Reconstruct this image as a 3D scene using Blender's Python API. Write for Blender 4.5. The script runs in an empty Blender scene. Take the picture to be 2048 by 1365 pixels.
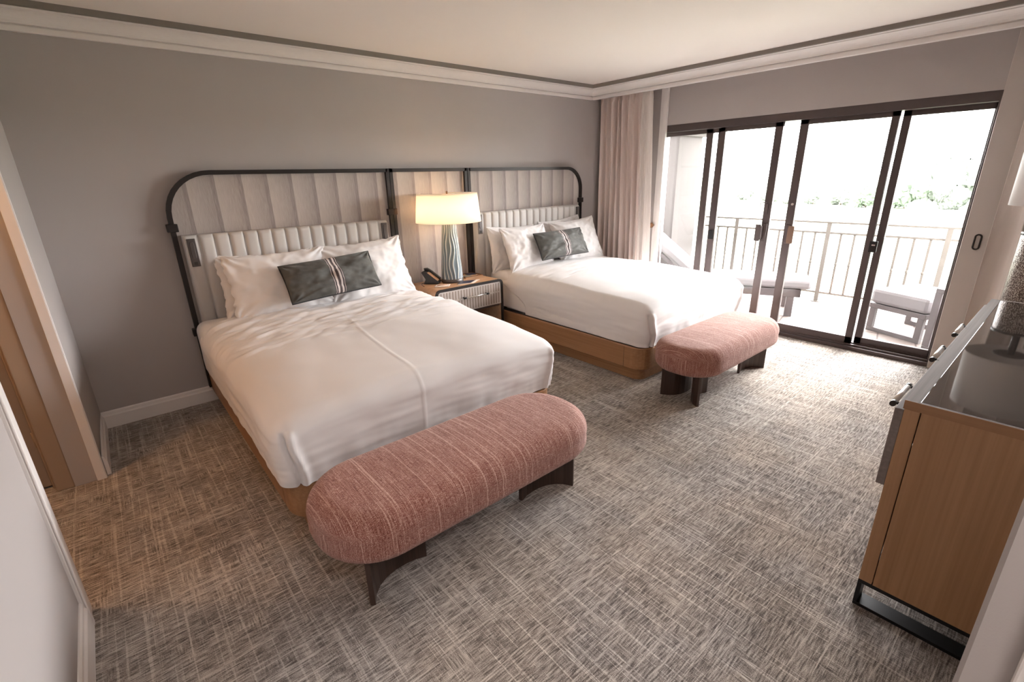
import bpy, bmesh, math, random
from mathutils import Vector, Matrix, noise
C = bpy.context.scene
COL = C.collection
PI = math.pi
R = math.radians

# ------------------------------------------------------------------ camera
cam = bpy.data.cameras.new('camera'); camo = bpy.data.objects.new('camera', cam); COL.objects.link(camo)
cam.sensor_width = 36; cam.lens = 36 * 952.838 / 2048; cam.clip_start = .02; cam.clip_end = 2000
rx = Vector((0.7609716, -0.6483501, -0.0237581)); ry = Vector((-0.2283619, -0.2333942, -0.9451867)); rz = Vector((0.6072669, 0.7246857, -0.3256648))
camo.matrix_world = Matrix(((rx.x, -ry.x, -rz.x, 0.28875), (rx.y, -ry.y, -rz.y, -4.257), (rx.z, -ry.z, -rz.z, 1.65), (0, 0, 0, 1)))
C.camera = camo
# ------------------------------------------------------------------ view
C.view_settings.view_transform = 'Standard'; C.view_settings.look = 'None'
C.view_settings.gamma = 1; C.view_settings.use_curve_mapping = False
C.view_settings.exposure = 1.80
C.cycles.use_denoising = True
C.cycles.max_bounces = 10; C.cycles.diffuse_bounces = 6; C.cycles.transparent_max_bounces = 16
C.cycles.sample_clamp_indirect = 6
# ------------------------------------------------------------------ sky
w = bpy.data.worlds.new('sky'); C.world = w; w.use_nodes = True
bg = w.node_tree.nodes['Background']; bg.inputs[0].default_value = (1.0, 0.975, 0.985, 1); bg.inputs[1].default_value = 11.5
# the balcony opening guides sky sampling (a portal gives no light of its own)
pl = bpy.data.lights.new('sky_portal', 'AREA'); pl.shape = 'RECTANGLE'; pl.size = 2.75; pl.size_y = 2.1; pl.cycles.is_portal = True
po = bpy.data.objects.new('sky_portal', pl); COL.objects.link(po); po.location = (5.75, -2.27, 1.08); po.rotation_euler = (R(90), 0, R(90))
# sun behind thin cloud, high over the balcony
sn = bpy.data.lights.new('hazy_sun', 'SUN'); sn.energy = 5.0; sn.angle = R(25); sn.color = (1, .97, .95)
so = bpy.data.objects.new('hazy_sun', sn); COL.objects.link(so); so.rotation_euler = (R(0), R(50), R(-15))

def point_light(name, loc, power, color, radius):
    l = bpy.data.lights.new(name, 'POINT'); l.energy = power; l.color = color; l.shadow_soft_size = radius
    o = bpy.data.objects.new(name, l); COL.objects.link(o); o.location = loc; return o
def area_light(name, loc, rot, size, power, color):
    l = bpy.data.lights.new(name, 'AREA'); l.shape = 'DISK'; l.size = size; l.energy = power; l.color = color
    o = bpy.data.objects.new(name, l); COL.objects.link(o); o.location = loc; o.rotation_euler = rot; return o
# warm ceiling lamp of the closet passage; added fill light behind the camera
point_light('closet_lamp_light', (-.80, -1.36, 2.50), 7.5, (1, .50, .17), .06)
area_light('entry_fill_light', (.55, -4.9, 2.62), (0, 0, 0), .5, 9, (1, .90, .84))

# ------------------------------------------------------------------ material helpers
def col(c): return (c[0], c[1], c[2], 1)
class NT:
    def __init__(s, name):
        s.m = bpy.data.materials.new(name); s.m.use_nodes = True
        s.t = s.m.node_tree; s.b = s.t.nodes['Principled BSDF']; s.out = s.t.nodes['Material Output']
        s.tc = None
    def n(s, typ, **kw):
        x = s.t.nodes.new(typ)
        for k, v in kw.items():
            if hasattr(x, k): setattr(x, k, v)
            else: x.inputs[k].default_value = v
        return x
    def l(s, a, b): s.t.links.new(a, b)
    def coord(s):
        if not s.tc: s.tc = s.n('ShaderNodeTexCoord')
        return s.tc.outputs['Object']
    def mapped(s, scale, loc=(0, 0, 0), rot=(0, 0, 0)):
        m = s.n('ShaderNodeMapping'); m.inputs['Scale'].default_value = scale; m.inputs['Location'].default_value = loc; m.inputs['Rotation'].default_value = rot
        s.l(s.coord(), m.inputs['Vector']); return m.outputs[0]
    def noise(s, scale=(1, 1, 1), detail=3, rough=.55, sc=1.0, loc=(0, 0, 0), rot=(0, 0, 0)):
        x = s.n('ShaderNodeTexNoise'); x.inputs['Scale'].default_value = sc; x.inputs['Detail'].default_value = detail; x.inputs['Roughness'].default_value = rough
        s.l(s.mapped(scale, loc, rot), x.inputs['Vector']); return x.outputs['Fac']
    def ramp(s, fac, stops, interp='LINEAR'):
        r = s.n('ShaderNodeValToRGB'); e = r.color_ramp.elements; r.color_ramp.interpolation = interp
        while len(e) < len(stops): e.new(.5)
        for q, (p, c) in zip(e, stops): q.position = p; q.color = col(c) if not isinstance(c, (int, float)) else (c, c, c, 1)
        s.l(fac, r.inputs[0]); return r.outputs['Color']
    def mix(s, a, b, fac, mode='MIX'):
        x = s.n('ShaderNodeMix'); x.data_type = 'RGBA'; x.blend_type = mode
        for v, i in ((fac, 0), (a, 6), (b, 7)):
            if hasattr(v, 'links'): s.l(v, x.inputs[i])
            elif isinstance(v, (int, float)): x.inputs[i].default_value = v
            else: x.inputs[i].default_value = col(v)
        return x.outputs[2]
    def math(s, op, a, b=0.0, c=0.0):
        x = s.n('ShaderNodeMath'); x.operation = op
        for v, i in ((a, 0), (b, 1), (c, 2)):
            if hasattr(v, 'links'): s.l(v, x.inputs[i])
            else: x.inputs[i].default_value = v
        return x.outputs[0]
    def bump(s, h, strength=.2, dist=.01):
        x = s.n('ShaderNodeBump'); x.inputs['Strength'].default_value = strength; x.inputs['Distance'].default_value = dist
        s.l(h, x.inputs['Height']); s.l(x.outputs[0], s.b.inputs['Normal'])
    def base(s, v):
        if hasattr(v, 'links'): s.l(v, s.b.inputs['Base Color'])
        else: s.b.inputs['Base Color'].default_value = col(v)
    def set(s, rough=.5, metal=0, spec=.5, sheen=0):
        s.b.inputs['Roughness'].default_value = rough; s.b.inputs['Metallic'].default_value = metal
        s.b.inputs['Specular IOR Level'].default_value = spec; s.b.inputs['Sheen Weight'].default_value = sheen
        return s

def plain(name, c, rough=.5, metal=0, spec=.5, var=.06, nsc=30, bump=0.0, bsc=200, sheen=0):
    m = NT(name); m.set(rough, metal, spec, sheen)
    f = m.noise((nsc, nsc, nsc))
    m.base(m.mix(tuple(x * (1 - var) for x in c), tuple(min(1, x * (1 + var)) for x in c), f))
    if bump: m.bump(m.noise((bsc, bsc, bsc), 2), bump, .002)
    return m.m

def wood(name, c1, c2, axis='x', rough=.42, freq=90):
    m = NT(name); m.set(rough, 0, .4)
    long = {'x': (1.2, freq, freq), 'y': (freq, 1.2, freq), 'z': (freq, freq, 1.2)}[axis]
    lo = {'x': (.8, 9, 9), 'y': (9, .8, 9), 'z': (9, 9, .8)}[axis]
    f = m.math('ADD', m.math('MULTIPLY', m.noise(long, 3), .6), m.math('MULTIPLY', m.noise(lo, 2), .4))
    m.base(m.ramp(f, [(.3, c1), (.7, c2)]))
    m.bump(m.noise(long, 2), .08, .002)
    return m.m

# walls
M = {}
M['wall'] = plain('wall_paint', (.435, .40, .388), .75, var=.03, nsc=3, bump=.12, bsc=260, spec=.2)
M['wall_grey'] = plain('strip_paint', (.24, .215, .195), .75, var=.03, nsc=3, spec=.2)
M['ceiling'] = plain('ceiling_paint', (.86, .80, .76), .8, var=.01, nsc=2, spec=.2)
M['trim'] = plain('trim_paint', (.78, .74, .72), .45, var=.02, nsc=5, spec=.4)
M['tan'] = plain('tan_door_paint', (.36, .27, .20), .5, var=.03, nsc=5, spec=.4)
M['tan_door'] = plain('tan_door_leaf', (.33, .27, .225), .5, var=.03, nsc=5, spec=.4)
M['greige'] = plain('greige_panel', (.50, .45, .42), .6, var=.02, nsc=5)
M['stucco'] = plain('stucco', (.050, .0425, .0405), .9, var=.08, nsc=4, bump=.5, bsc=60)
M['ext_white'] = plain('exterior_white', (.70, .68, .66), .8, var=.05, nsc=4)

# carpet
def carpet():
    m = NT('plaid_carpet'); m.set(.95, 0, .1, .0)
    lx = m.noise((1.6, 74, 1), 2, .6)           # light threads running along x
    ly = m.noise((74, 1.6, 1), 2, .6, loc=(3, 7, 0))
    hx = m.noise((20, 165, 1), 1, .5, loc=(2, 9, 0))   # short hatch strokes
    hy = m.noise((165, 16, 1), 1, .5, loc=(6, 1, 0))
    bx = m.noise((2.2, 9, 1), 2, .6, loc=(9, 2, 0))
    by = m.noise((9, 2.2, 1), 2, .6, loc=(1, 4, 0))
    sel = m.ramp(m.noise((9, 9, 1), 2, .6, loc=(8, 8, 0)), [(.32, 0.), (.46, 1.)])
    patch = m.noise((.9, .9, 1), 2, .5, loc=(5, 5, 0))
    fine = m.noise((230, 420, 1), 1, .5)
    a = m.ramp(lx, [(.54, 0.), (.66, 1.)]); b = m.ramp(ly, [(.53, 0.), (.66, 1.)])
    lines = m.math('MAXIMUM', a, b)
    hatch = m.math('ADD', m.math('MULTIPLY', hx, sel), m.math('MULTIPLY', hy, m.math('SUBTRACT', 1.0, sel)))
    blocks = m.ramp(m.math('ADD', m.math('MULTIPLY', bx, .5), m.math('MULTIPLY', by, .5)), [(.38, 0.), (.62, 1.)])
    v = m.math('ADD', m.math('MULTIPLY', lines, .22), m.math('MULTIPLY', blocks, .14))
    v = m.math('ADD', v, m.math('MULTIPLY', m.math('SUBTRACT', hatch, .33), 1.1))
    v = m.math('ADD', v, m.math('MULTIPLY', m.math('SUBTRACT', fine, .5), .75))
    v = m.math('ADD', v, m.math('MULTIPLY', m.math('SUBTRACT', patch, .5), .25))
    c = m.ramp(v, [(.0, (.105, .088, .078)), (.20, (.235, .20, .175)), (.42, (.43, .375, .33)), (.68, (.60, .535, .475))])
    slate = m.ramp(m.noise((1.3, 1.3, 1), 3, .6, loc=(2, 3, 0)), [(.42, 0.), (.60, 1.)])
    cold = m.mix(c, (.80, .98, 1.22), 1.0, 'MULTIPLY')
    c = m.mix(c, cold, m.math('MULTIPLY', slate, .25))
    m.base(c); m.bump(m.math('ADD', fine, lines), .4, .004)
    return m.m
M['carpet'] = carpet()

def striped_panel():
    m = NT('striped_grasscloth'); m.set(.8, 0, .2)
    sx = m.n('ShaderNodeSeparateXYZ'); m.l(m.coord(), sx.inputs[0])
    t = m.math('FRACT', m.math('DIVIDE', m.math('SUBTRACT', sx.outputs[0], .93), .1815))
    c = m.ramp(t, [(0, (.47, .42, .39)), (.28, (.43, .38, .355)), (.60, (.37, .325, .305)), (.82, (.335, .29, .275)), (.84, (.275, .238, .225)), (.985, (.27, .232, .22)), (.995, (.47, .42, .39))])
    thread = m.noise((520, 520, 14), 1)
    cc = m.mix(c, m.mix(c, (.75, .7, .66), .5, 'MIX'), m.ramp(thread, [(.4, 0.), (.75, .55)]))
    m.base(cc); m.bump(thread, .35, .002)
    return m.m
M['strips'] = striped_panel()

def linen(name, c, sc=700, bump=.25, var=.12, rough=.85, spec=.2, sheen=.15):
    m = NT(name); m.set(rough, 0, spec, sheen)
    f = m.noise((sc, sc, sc), 1); g = m.noise((6, 6, 6), 2)
    v = m.math('ADD', m.math('MULTIPLY', f, .7), m.math('MULTIPLY', g, .3))
    m.base(m.mix(tuple(x * (1 - var) for x in c), tuple(min(1, x * (1 + var)) for x in c), v)); m.bump(f, bump, .001)
    return m.m
M['sheet'] = linen('white_cotton', (.76, .735, .73), 500, .05, .015, .75, .25)
M['duvet'] = linen('white_duvet_cotton', (.74, .715, .715), 500, .05, .015, .7, .25)
M['uphol'] = linen('pale_grey_linen', (.60, .575, .555), 600, .3, .10)
M['velvet'] = linen('grey_velvet', (.17, .18, .178), 300, .1, .12, .7, .3, .5)
M['piping'] = linen('dark_piping', (.04, .04, .042), 300, .1)
M['lounge_cushion'] = linen('outdoor_cushion_cloth', (.20, .185, .192), 300, .2, .06)
M['curtain'] = linen('pink_beige_drape', (.88, .76, .71), 500, .2, .06)
M['curtain_lining'] = linen('greige_drape', (.80, .73, .69), 400, .2, .06)

def translucent(mat, c, f):
    t = mat.node_tree; b = t.nodes['Principled BSDF']; o = t.nodes['Material Output']
    tr = t.nodes.new('ShaderNodeBsdfTranslucent'); tr.inputs[0].default_value = col(c); mx = t.nodes.new('ShaderNodeMixShader'); mx.inputs[0].default_value = f
    t.links.new(b.outputs[0], mx.inputs[1]); t.links.new(tr.outputs[0], mx.inputs[2]); t.links.new(mx.outputs[0], o.inputs[0])
translucent(M['curtain'], (.74, .62, .57), .25); translucent(M['curtain_lining'], (.66, .60, .56), .2)
def lumbar_mat():
    m = NT('grey_velvet_with_stripes'); m.set(.7, 0, .3, .5)
    sx = m.n('ShaderNodeSeparateXYZ'); m.l(m.coord(), sx.inputs[0])
    f = m.noise((30, 30, 30), 3)
    g = m.mix((.070, .069, .064), (.125, .122, .113), f)
    x = m.math('ABSOLUTE', m.math('SUBTRACT', sx.outputs[0], .015))
    k = m.ramp(m.math('MULTIPLY', x, 10), [(0, (.075, .055, .055)), (.10, (.60, .53, .51)), (.25, (.06, .045, .048)), (.36, (.60, .53, .51)), (.40, (.06, .045, .048))], 'CONSTANT')
    inside = m.math('LESS_THAN', x, .045)
    m.base(m.mix(g, k, inside)); m.bump(m.noise((500, 500, 500), 1), .1, .001)
    return m.m
M['lumbar'] = lumbar_mat()
M['lumbar'].node_tree.nodes['Principled BSDF'].inputs['Sheen Weight'].default_value = .12

def bench_mat():
    m = NT('rose_woven_boucle'); m.set(.9, 0, .15, .2)
    at = m.n('ShaderNodeAttribute'); at.attribute_name = 'weft'
    cx = m.n('ShaderNodeSeparateXYZ'); m.l(m.coord(), cx.inputs[0])
    def wv(sa, sb, sc):
        c = m.n('ShaderNodeCombineXYZ'); m.l(m.math('MULTIPLY', at.outputs['Fac'], sa), c.inputs[0]); m.l(m.math('MULTIPLY', cx.outputs[1], sb), c.inputs[1]); m.l(m.math('MULTIPLY', cx.outputs[2], sc), c.inputs[2])
        x = m.n('ShaderNodeTexNoise'); x.inputs['Scale'].default_value = 1; x.inputs['Detail'].default_value = 1; m.l(c.outputs[0], x.inputs['Vector']); return x.outputs['Fac']
    s1 = wv(330, 14, 14); s2 = wv(70, 330, 330); f = wv(420, 380, 380); st = wv(120, .7, .7); big = wv(4, 4, 4)
    v = m.math('ADD', m.math('MULTIPLY', s1, .30), m.math('ADD', m.math('MULTIPLY', s2, .28), m.math('MULTIPLY', f, .52)))
    c = m.ramp(v, [(.38, (.11, .033, .023)), (.50, (.245, .094, .070)), (.60, (.38, .195, .16)), (.70, (.60, .41, .35))])
    streak = m.ramp(st, [(.625, 0.), (.65, 1.)])
    c = m.mix(c, (.66, .44, .37), m.math('MULTIPLY', streak, m.math('MULTIPLY', s2, 1.15)))
    m.base(c); m.bump(v, .7, .004)
    return m.m
M['bench'] = bench_mat()
M['dark_wood'] = wood('dark_walnut', (.035, .022, .018), (.075, .045, .034), 'z', .35)
M['oak'] = wood('brown_oak_z', (.33, .172, .082), (.46, .265, .14), 'z', .42, 70)
M['oak_x'] = wood('brown_oak_x', (.26, .13, .055), (.40, .21, .10), 'x', .4, 70)
M['oak_y'] = wood('brown_oak_y', (.25, .12, .055), (.37, .20, .10), 'y', .42, 70)
M['ns_top'] = wood('light_oak', (.44, .25, .14), (.58, .36, .22), 'x', .35, 40)
M['oak_pale'] = wood('greyish_ash', (.16, .13, .12), (.26, .22, .205), 'x', .75, 70)
M['bronze'] = plain('dark_bronze_metal', (.035, .030, .028), .45, .6, var=.1)
M['bronze_lamplit'] = plain('lamplit_bronze_metal', (.06, .035, .025), .4, .7, var=.1)  # bronze of the middle clamps, with orange lamplight put into the colour
M['black'] = plain('black_steel', (.018, .017, .018), .4, .5)
M['doorframe'] = plain('dark_bronze_aluminium', (.085, .065, .064), .45, .3, var=.08)
M['handle_brown'] = plain('brown_pull', (.20, .12, .08), .5)
M['nickel'] = plain('brushed_nickel', (.62, .57, .53), .3, .9)
M['reader'] = plain('brushed_bronze_plate', (.12, .105, .10), .4, .7)
M['reader_dark'] = plain('dark_insert', (.05, .045, .045), .5, .4)
M['phone'] = plain('black_plastic', (.03, .027, .025), .35)
M['keys'] = plain('tan_keypad', (.5, .33, .22), .5)
M['paper'] = plain('paper', (.75, .70, .66), .7)
M['card'] = plain('dark_blue_card', (.045, .05, .09), .35)
M['card2'] = plain('grey_card', (.20, .20, .18), .5)
M['pencil'] = plain('pencil_paint', (.5, .25, .12), .5)
M['rail'] = plain('beige_painted_iron', (.14, .127, .112), .5)
M['tile'] = None
M['drawer_face'] = plain('woven_drawer_front', (.56, .50, .46), .6, var=.1, nsc=200)
M['drawer_slot'] = plain('drawer_slot_shade', (.30, .235, .20), .7)
M['lounge_frame'] = plain('taupe_aluminium', (.085, .072, .075), .5)
M['shade2'] = linen('white_shade_cloth', (.68, .65, .64), 400, .1, .03)
M['brown'] = plain('brown_knob', (.20, .09, .035), .4)

def dark_glass():
    m = NT('smoked_glass_top'); m.base((.060, .050, .045)); m.set(.04, 0, .9)
    m.b.inputs['Coat Weight'].default_value = .6; m.b.inputs['Coat Roughness'].default_value = .03
    return m.m
M['dark_glass'] = dark_glass()
def glass():
    m = NT('window_glass'); t = m.t
    tr = m.n('ShaderNodeBsdfTransparent'); gl = m.n('ShaderNodeBsdfGlossy'); gl.inputs['Roughness'].default_value = .02
    tr.inputs[0].default_value = (.97, .98, .975, 1)
    fr = m.n('ShaderNodeFresnel'); fr.inputs[0].default_value = 1.35
    mx = m.n('ShaderNodeMixShader'); m.l(fr.outputs[0], mx.inputs[0]); m.l(tr.outputs[0], mx.inputs[1]); m.l(gl.outputs[0], mx.inputs[2]); m.l(mx.outputs[0], m.out.inputs[0])
    return m.m
M['glass'] = glass()
def shade_mat():
    m = NT('lit_linen_shade'); 
    d = m.n('ShaderNodeBsdfDiffuse'); d.inputs[0].default_value = (.85, .80, .74, 1)
    t = m.n('ShaderNodeBsdfTranslucent'); t.inputs[0].default_value = (.97, .91, .82, 1)
    mx = m.n('ShaderNodeMixShader'); mx.inputs[0].default_value = .62
    m.l(d.outputs[0], mx.inputs[1]); m.l(t.outputs[0], mx.inputs[2]); m.l(mx.outputs[0], m.out.inputs[0]); return m.m
M['shade'] = shade_mat()
def bulb_mat():
    m = NT('glowing_bulb'); m.b.inputs['Emission Color'].default_value = (1, .72, .42, 1); m.b.inputs['Emission Strength'].default_value = 30; return m.m
M['bulb'] = bulb_mat()
def ridge_mat():
    m = NT('blue_grey_ridged_glaze'); m.set(.35, 0, .5)
    a = m.n('ShaderNodeAttribute'); a.attribute_name = 'ridge'
    sx = m.n('ShaderNodeSeparateXYZ'); m.l(m.coord(), sx.inputs[0])
    lowc = m.ramp(m.math('MULTIPLY', sx.outputs[2], 1.6), [(0, (.12, .155, .19)), (.55, (.17, .21, .22)), (1, (.21, .215, .18))])
    c = m.mix(lowc, (.66, .66, .62), m.ramp(a.outputs['Fac'], [(.5, 0.), (.95, 1.)]))
    m.base(c); return m.m
M['ridge'] = ridge_mat()
def woven_mat():
    m = NT('woven_silver_beads'); m.set(.35, .7, .5)
    v = m.n('ShaderNodeTexVoronoi'); v.inputs['Scale'].default_value = 1; m.l(m.mapped((150, 150, 130)), v.inputs['Vector'])
    m.base(m.ramp(v.outputs['Distance'], [(.1, (.60, .55, .50)), (.6, (.10, .075, .065))])); m.bump(m.math('SUBTRACT', 1.0, v.outputs['Distance']), .8, .004); return m.m
M['woven'] = woven_mat()
def tile_mat():
    m = NT('terracotta_balcony_tiles'); m.set(.7, 0, .3)
    b = m.n('ShaderNodeTexBrick'); b.offset = 0; m.l(m.mapped((1, 1, 1), rot=(0, 0, R(-12))), b.inputs['Vector'])
    b.inputs['Color1'].default_value = (.15, .118, .108, 1); b.inputs['Color2'].default_value = (.17, .135, .125, 1); b.inputs['Mortar'].default_value = (.05, .035, .03, 1)
    b.inputs['Scale'].default_value = 1; b.inputs['Brick Width'].default_value = .31; b.inputs['Row Height'].default_value = .31; b.inputs['Mortar Size'].default_value = .008
    m.base(b.outputs[0]); return m.m
M['tile'] = tile_mat()
def ground_mat():
    m = NT('grass_ground'); m.set(1, 0, .0)
    f = m.noise((.12, .12, .12), 4)
    m.base(m.ramp(f, [(.35, (.15, .17, .125)), (.6, (.22, .235, .185))])); return m.m
M['ground'] = ground_mat()
M['dirt'] = plain('reddish_soil', (.062, .050, .050), 1, var=.3, nsc=.5, spec=0)
M['foliage'] = plain('foliage_green', (.095, .118, .088), 1, var=.5, nsc=1.2, spec=0)
M['foliage2'] = plain('foliage_grey_green', (.115, .128, .11), 1, var=.4, nsc=1.2, spec=0)
M['bark'] = plain('bark', (.12, .09, .07), 1)

# ------------------------------------------------------------------ mesh helpers
def empty(name, loc=(0, 0, 0), rz=0):
    o = bpy.data.objects.new(name, None); COL.objects.link(o); o.location = loc; o.rotation_euler = (0, 0, rz); o.empty_display_size = .1; return o
def tag(o, label=None, cat=None, group=None, kind=None):
    if label: o['label'] = label
    if cat: o['category'] = cat
    if group: o['group'] = group
    if kind: o['kind'] = kind
    return o
class MB:
    """collects shapes in world (or local) coordinates and links them as one mesh"""
    def __init__(s): s.v = []; s.f = []; s.mi = []; s.sm = []; s.mat = 0
    def add(s, vs, fs, smooth=False):
        o = len(s.v); s.v += [tuple(v) for v in vs]
        for f in fs: s.f.append(tuple(i + o for i in f)); s.mi.append(s.mat); s.sm.append(smooth)
    def box(s, x0, x1, y0, y1, z0, z1):
        a = [(x, y, z) for x in (min(x0, x1), max(x0, x1)) for y in (min(y0, y1), max(y0, y1)) for z in (min(z0, z1), max(z0, z1))]
        s.add(a, [(0, 1, 3, 2), (4, 6, 7, 5), (0, 4, 5, 1), (2, 3, 7, 6), (0, 2, 6, 4), (1, 5, 7, 3)])
        return s
    def grid(s, P, closed_u=False, closed_v=False, smooth=True, flip=False):
        nu, nv = len(P), len(P[0]); vs = [p for r in P for p in r]; fs = []
        for i in range(nu - (0 if closed_u else 1)):
            for j in range(nv - (0 if closed_v else 1)):
                a, b, c, d = i * nv + j, ((i + 1) % nu) * nv + j, ((i + 1) % nu) * nv + (j + 1) % nv, i * nv + (j + 1) % nv
                fs.append((a, d, c, b) if flip else (a, b, c, d))
        s.add(vs, fs, smooth); return s
    def lathe(s, prof, c=(0, 0, 0), n=48, cap=True, smooth=True):
        P = [[(c[0] + r * math.cos(2 * PI * j / n), c[1] + r * math.sin(2 * PI * j / n), c[2] + z) for j in range(n)] for r, z in prof]
        o = len(s.v); s.grid(P, closed_v=True, smooth=smooth, flip=True)
        if cap:
            s.f.append(tuple(o + j for j in range(n))[::-1]); s.mi.append(s.mat); s.sm.append(False)
            m = o + (len(prof) - 1) * n; s.f.append(tuple(m + j for j in range(n))); s.mi.append(s.mat); s.sm.append(False)
        return s
    def tube(s, path, r, n=10, closed=False, rx=None, square=False):
        path = [Vector(p) for p in path]; k = len(path); rings = []; up = None
        for i, p in enumerate(path):
            if closed: t = path[(i + 1) % k] - path[i - 1]
            else: t = path[min(i + 1, k - 1)] - path[max(i - 1, 0)]
            t.normalize()
            if up is None:
                up = Vector((0, 0, 1)) if abs(t.z) < .9 else Vector((0, 1, 0))
            a = t.cross(up).normalized(); b = a.cross(t).normalized(); up = b
            rr = r[i] if isinstance(r, (list, tuple)) else r
            if square:
                q = rx if rx else rr
                rings.append([p + a * sx * rr + b * sy * q for sx, sy in ((-1, -1), (1, -1), (1, 1), (-1, 1))])
            else: rings.append([p + a * rr * math.cos(2 * PI * j / n) + b * rr * math.sin(2 * PI * j / n) for j in range(n)])
        o = len(s.v); m = len(rings[0]); s.grid(rings, closed_u=closed, closed_v=True, smooth=not square)
        if not closed:
            s.f.append(tuple(o + j for j in range(m))); s.mi.append(s.mat); s.sm.append(False)
            e = o + (k - 1) * m; s.f.append(tuple(e + j for j in range(m))[::-1]); s.mi.append(s.mat); s.sm.append(False)
        return s
    def prism(s, pts, z0, z1, smooth=False):
        """extrude an xy outline in z"""
        n = len(pts); o = len(s.v); s.v += [(p[0], p[1], z0) for p in pts] + [(p[0], p[1], z1) for p in pts]
        for i in range(n):
            j = (i + 1) % n; s.f.append((o + i, o + j, o + n + j, o + n + i)); s.mi.append(s.mat); s.sm.append(smooth)
        s.f.append(tuple(o + i for i in range(n))[::-1]); s.f.append(tuple(o + n + i for i in range(n))); s.mi += [s.mat] * 2; s.sm += [False] * 2
        return s
    def extrude(s, prof, path_a, path_b, axis):
        """profile of (a, z) swept straight along axis ('x' or 'y') between two values; a is the other horizontal coordinate"""
        P = []
        for t in (path_a, path_b): P.append([((t, a, z) if axis == 'x' else (a, t, z)) for a, z in prof])
        o = len(s.v); n = len(prof); s.grid(P, closed_v=True, smooth=False)
        s.f.append(tuple(o + j for j in range(n))); s.f.append(tuple(o + n + j for j in range(n))[::-1]); s.mi += [s.mat] * 2; s.sm += [False] * 2
        return s
    def build(s, name, mats, parent=None, bevel=0, seg=2, label=None, kind=None, merge=False):
        off = Vector((0, 0, 0))
        if parent is not None:
            p = parent
            while p is not None: off = off + Vector(p.location); p = p.parent
        me = bpy.data.meshes.new(name)
        me.from_pydata([tuple(Vector(v) - off) for v in s.v], [], s.f)
        if not isinstance(mats, (list, tuple)): mats = [mats]
        for m in mats: me.materials.append(m)
        for p, mi, sm in zip(me.polygons, s.mi, s.sm): p.material_index = mi; p.use_smooth = sm
        bm = bmesh.new(); bm.from_mesh(me)
        if merge: bmesh.ops.remove_doubles(bm, verts=bm.verts, dist=1e-5)
        bmesh.ops.recalc_face_normals(bm, faces=bm.faces)
        bm.to_mesh(me); bm.free()
        o = bpy.data.objects.new(name, me); COL.objects.link(o)
        if parent is not None: o.parent = parent
        if bevel:
            md = o.modifiers.new('bevel', 'BEVEL'); md.width = bevel; md.segments = seg; md.limit_method = 'ANGLE'; md.angle_limit = R(40)
        if label: o['label'] = label
        if kind: o['kind'] = kind
        return o
def box(name, mat, x0, x1, y0, y1, z0, z1, parent=None, bevel=0, **k): return MB().box(x0, x1, y0, y1, z0, z1).build(name, mat, parent, bevel, **k)
def kids(o): return [c for c in bpy.data.objects if c.parent == o]
def copy_tree(o, parent=None):
    c = o.copy(); COL.objects.link(c); c.parent = parent
    for ch in kids(o): copy_tree(ch, c)
    return c
def fbm(x, y, z=0, o=3): return noise.fractal(Vector((x, y, z)), 1.0, 2.0, o)
def sstep(a, b, x):
    t = max(0, min(1, (x - a) / (b - a))); return t * t * (3 - 2 * t)

S = 'structure'
XW = 5.52      # window wall plane
YB = -4.52     # near wall plane behind the dresser
ZC = 2.645
# ------------------------------------------------------------------ room shell
MB().prism([(-1.7, .15), (XW + .02, .15), (XW + .02, YB - .1), (1.34, YB - .1), (1.34, -6.6), (-1.7, -6.6)], -.12, 0).build('floor', M['carpet'], kind=S)
box('ceiling', M['ceiling'], -1.7, XW + .3, -6.6, .15, ZC, ZC + .15, kind=S)
box('wall_far', M['wall'], -.15, XW + .3, 0, .15, 0, ZC + .1, kind=S)
MB().prism([(-.155, 0), (0, 0), (-.017, -.79), (-.155, -.79)], 0, ZC + .1).build('wall_left', M['wall'], kind=S)
# left wall nearer to the camera and the header over the closet opening
MB().box(-.22, -.10, -6.5, -1.96, 0, ZC + .1).box(-.22, -.10, -1.96, -.80, 2.30, ZC + .1).build('wall_front_left', M['wall'], kind=S)
# closet passage shell
MB().box(-1.7, -1.58, -2.6, -.6, 0, ZC + .1).box(-1.58, -.22, -2.5, -2.4, 0, ZC + .1).build('wall_closet', M['wall'], kind=S)
# wall in which the tan closet door hangs
MB().box(-1.7, -.15, -.60, -.45, 0, ZC).box(-1.6, -1.10, -.72, -.62, 0, ZC).box(-1.10, -.20, -.72, -.62, 2.08, ZC).build('wall_closet_back', M['wall'], kind=S)
# door casing (tan) beside the return of the left wall
MB().box(-.235, -.155, -.785, -.62, 0, 2.12).box(-.252, -.235, -.735, -.60, 0, 2.08).build('trim_4', M['tan'], bevel=.006, kind=S)
d3 = box('door_3', M['tan_door'], -1.10, -.256, -.70, -.66, .012, 2.07, bevel=.002, kind=S)
MB().box(-.262, -.246, -.712, -.698, .27, .36).lathe([(.006, 0), (.006, .095)], (-.254, -.712, .268), 12).build('hinge', M['tan'], d3)
MB().box(-.262, -.246, -.712, -.698, 1.72, 1.81).lathe([(.006, 0), (.006, .095)], (-.254, -.712, 1.718), 12).build('hinge', M['tan'], d3)
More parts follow.
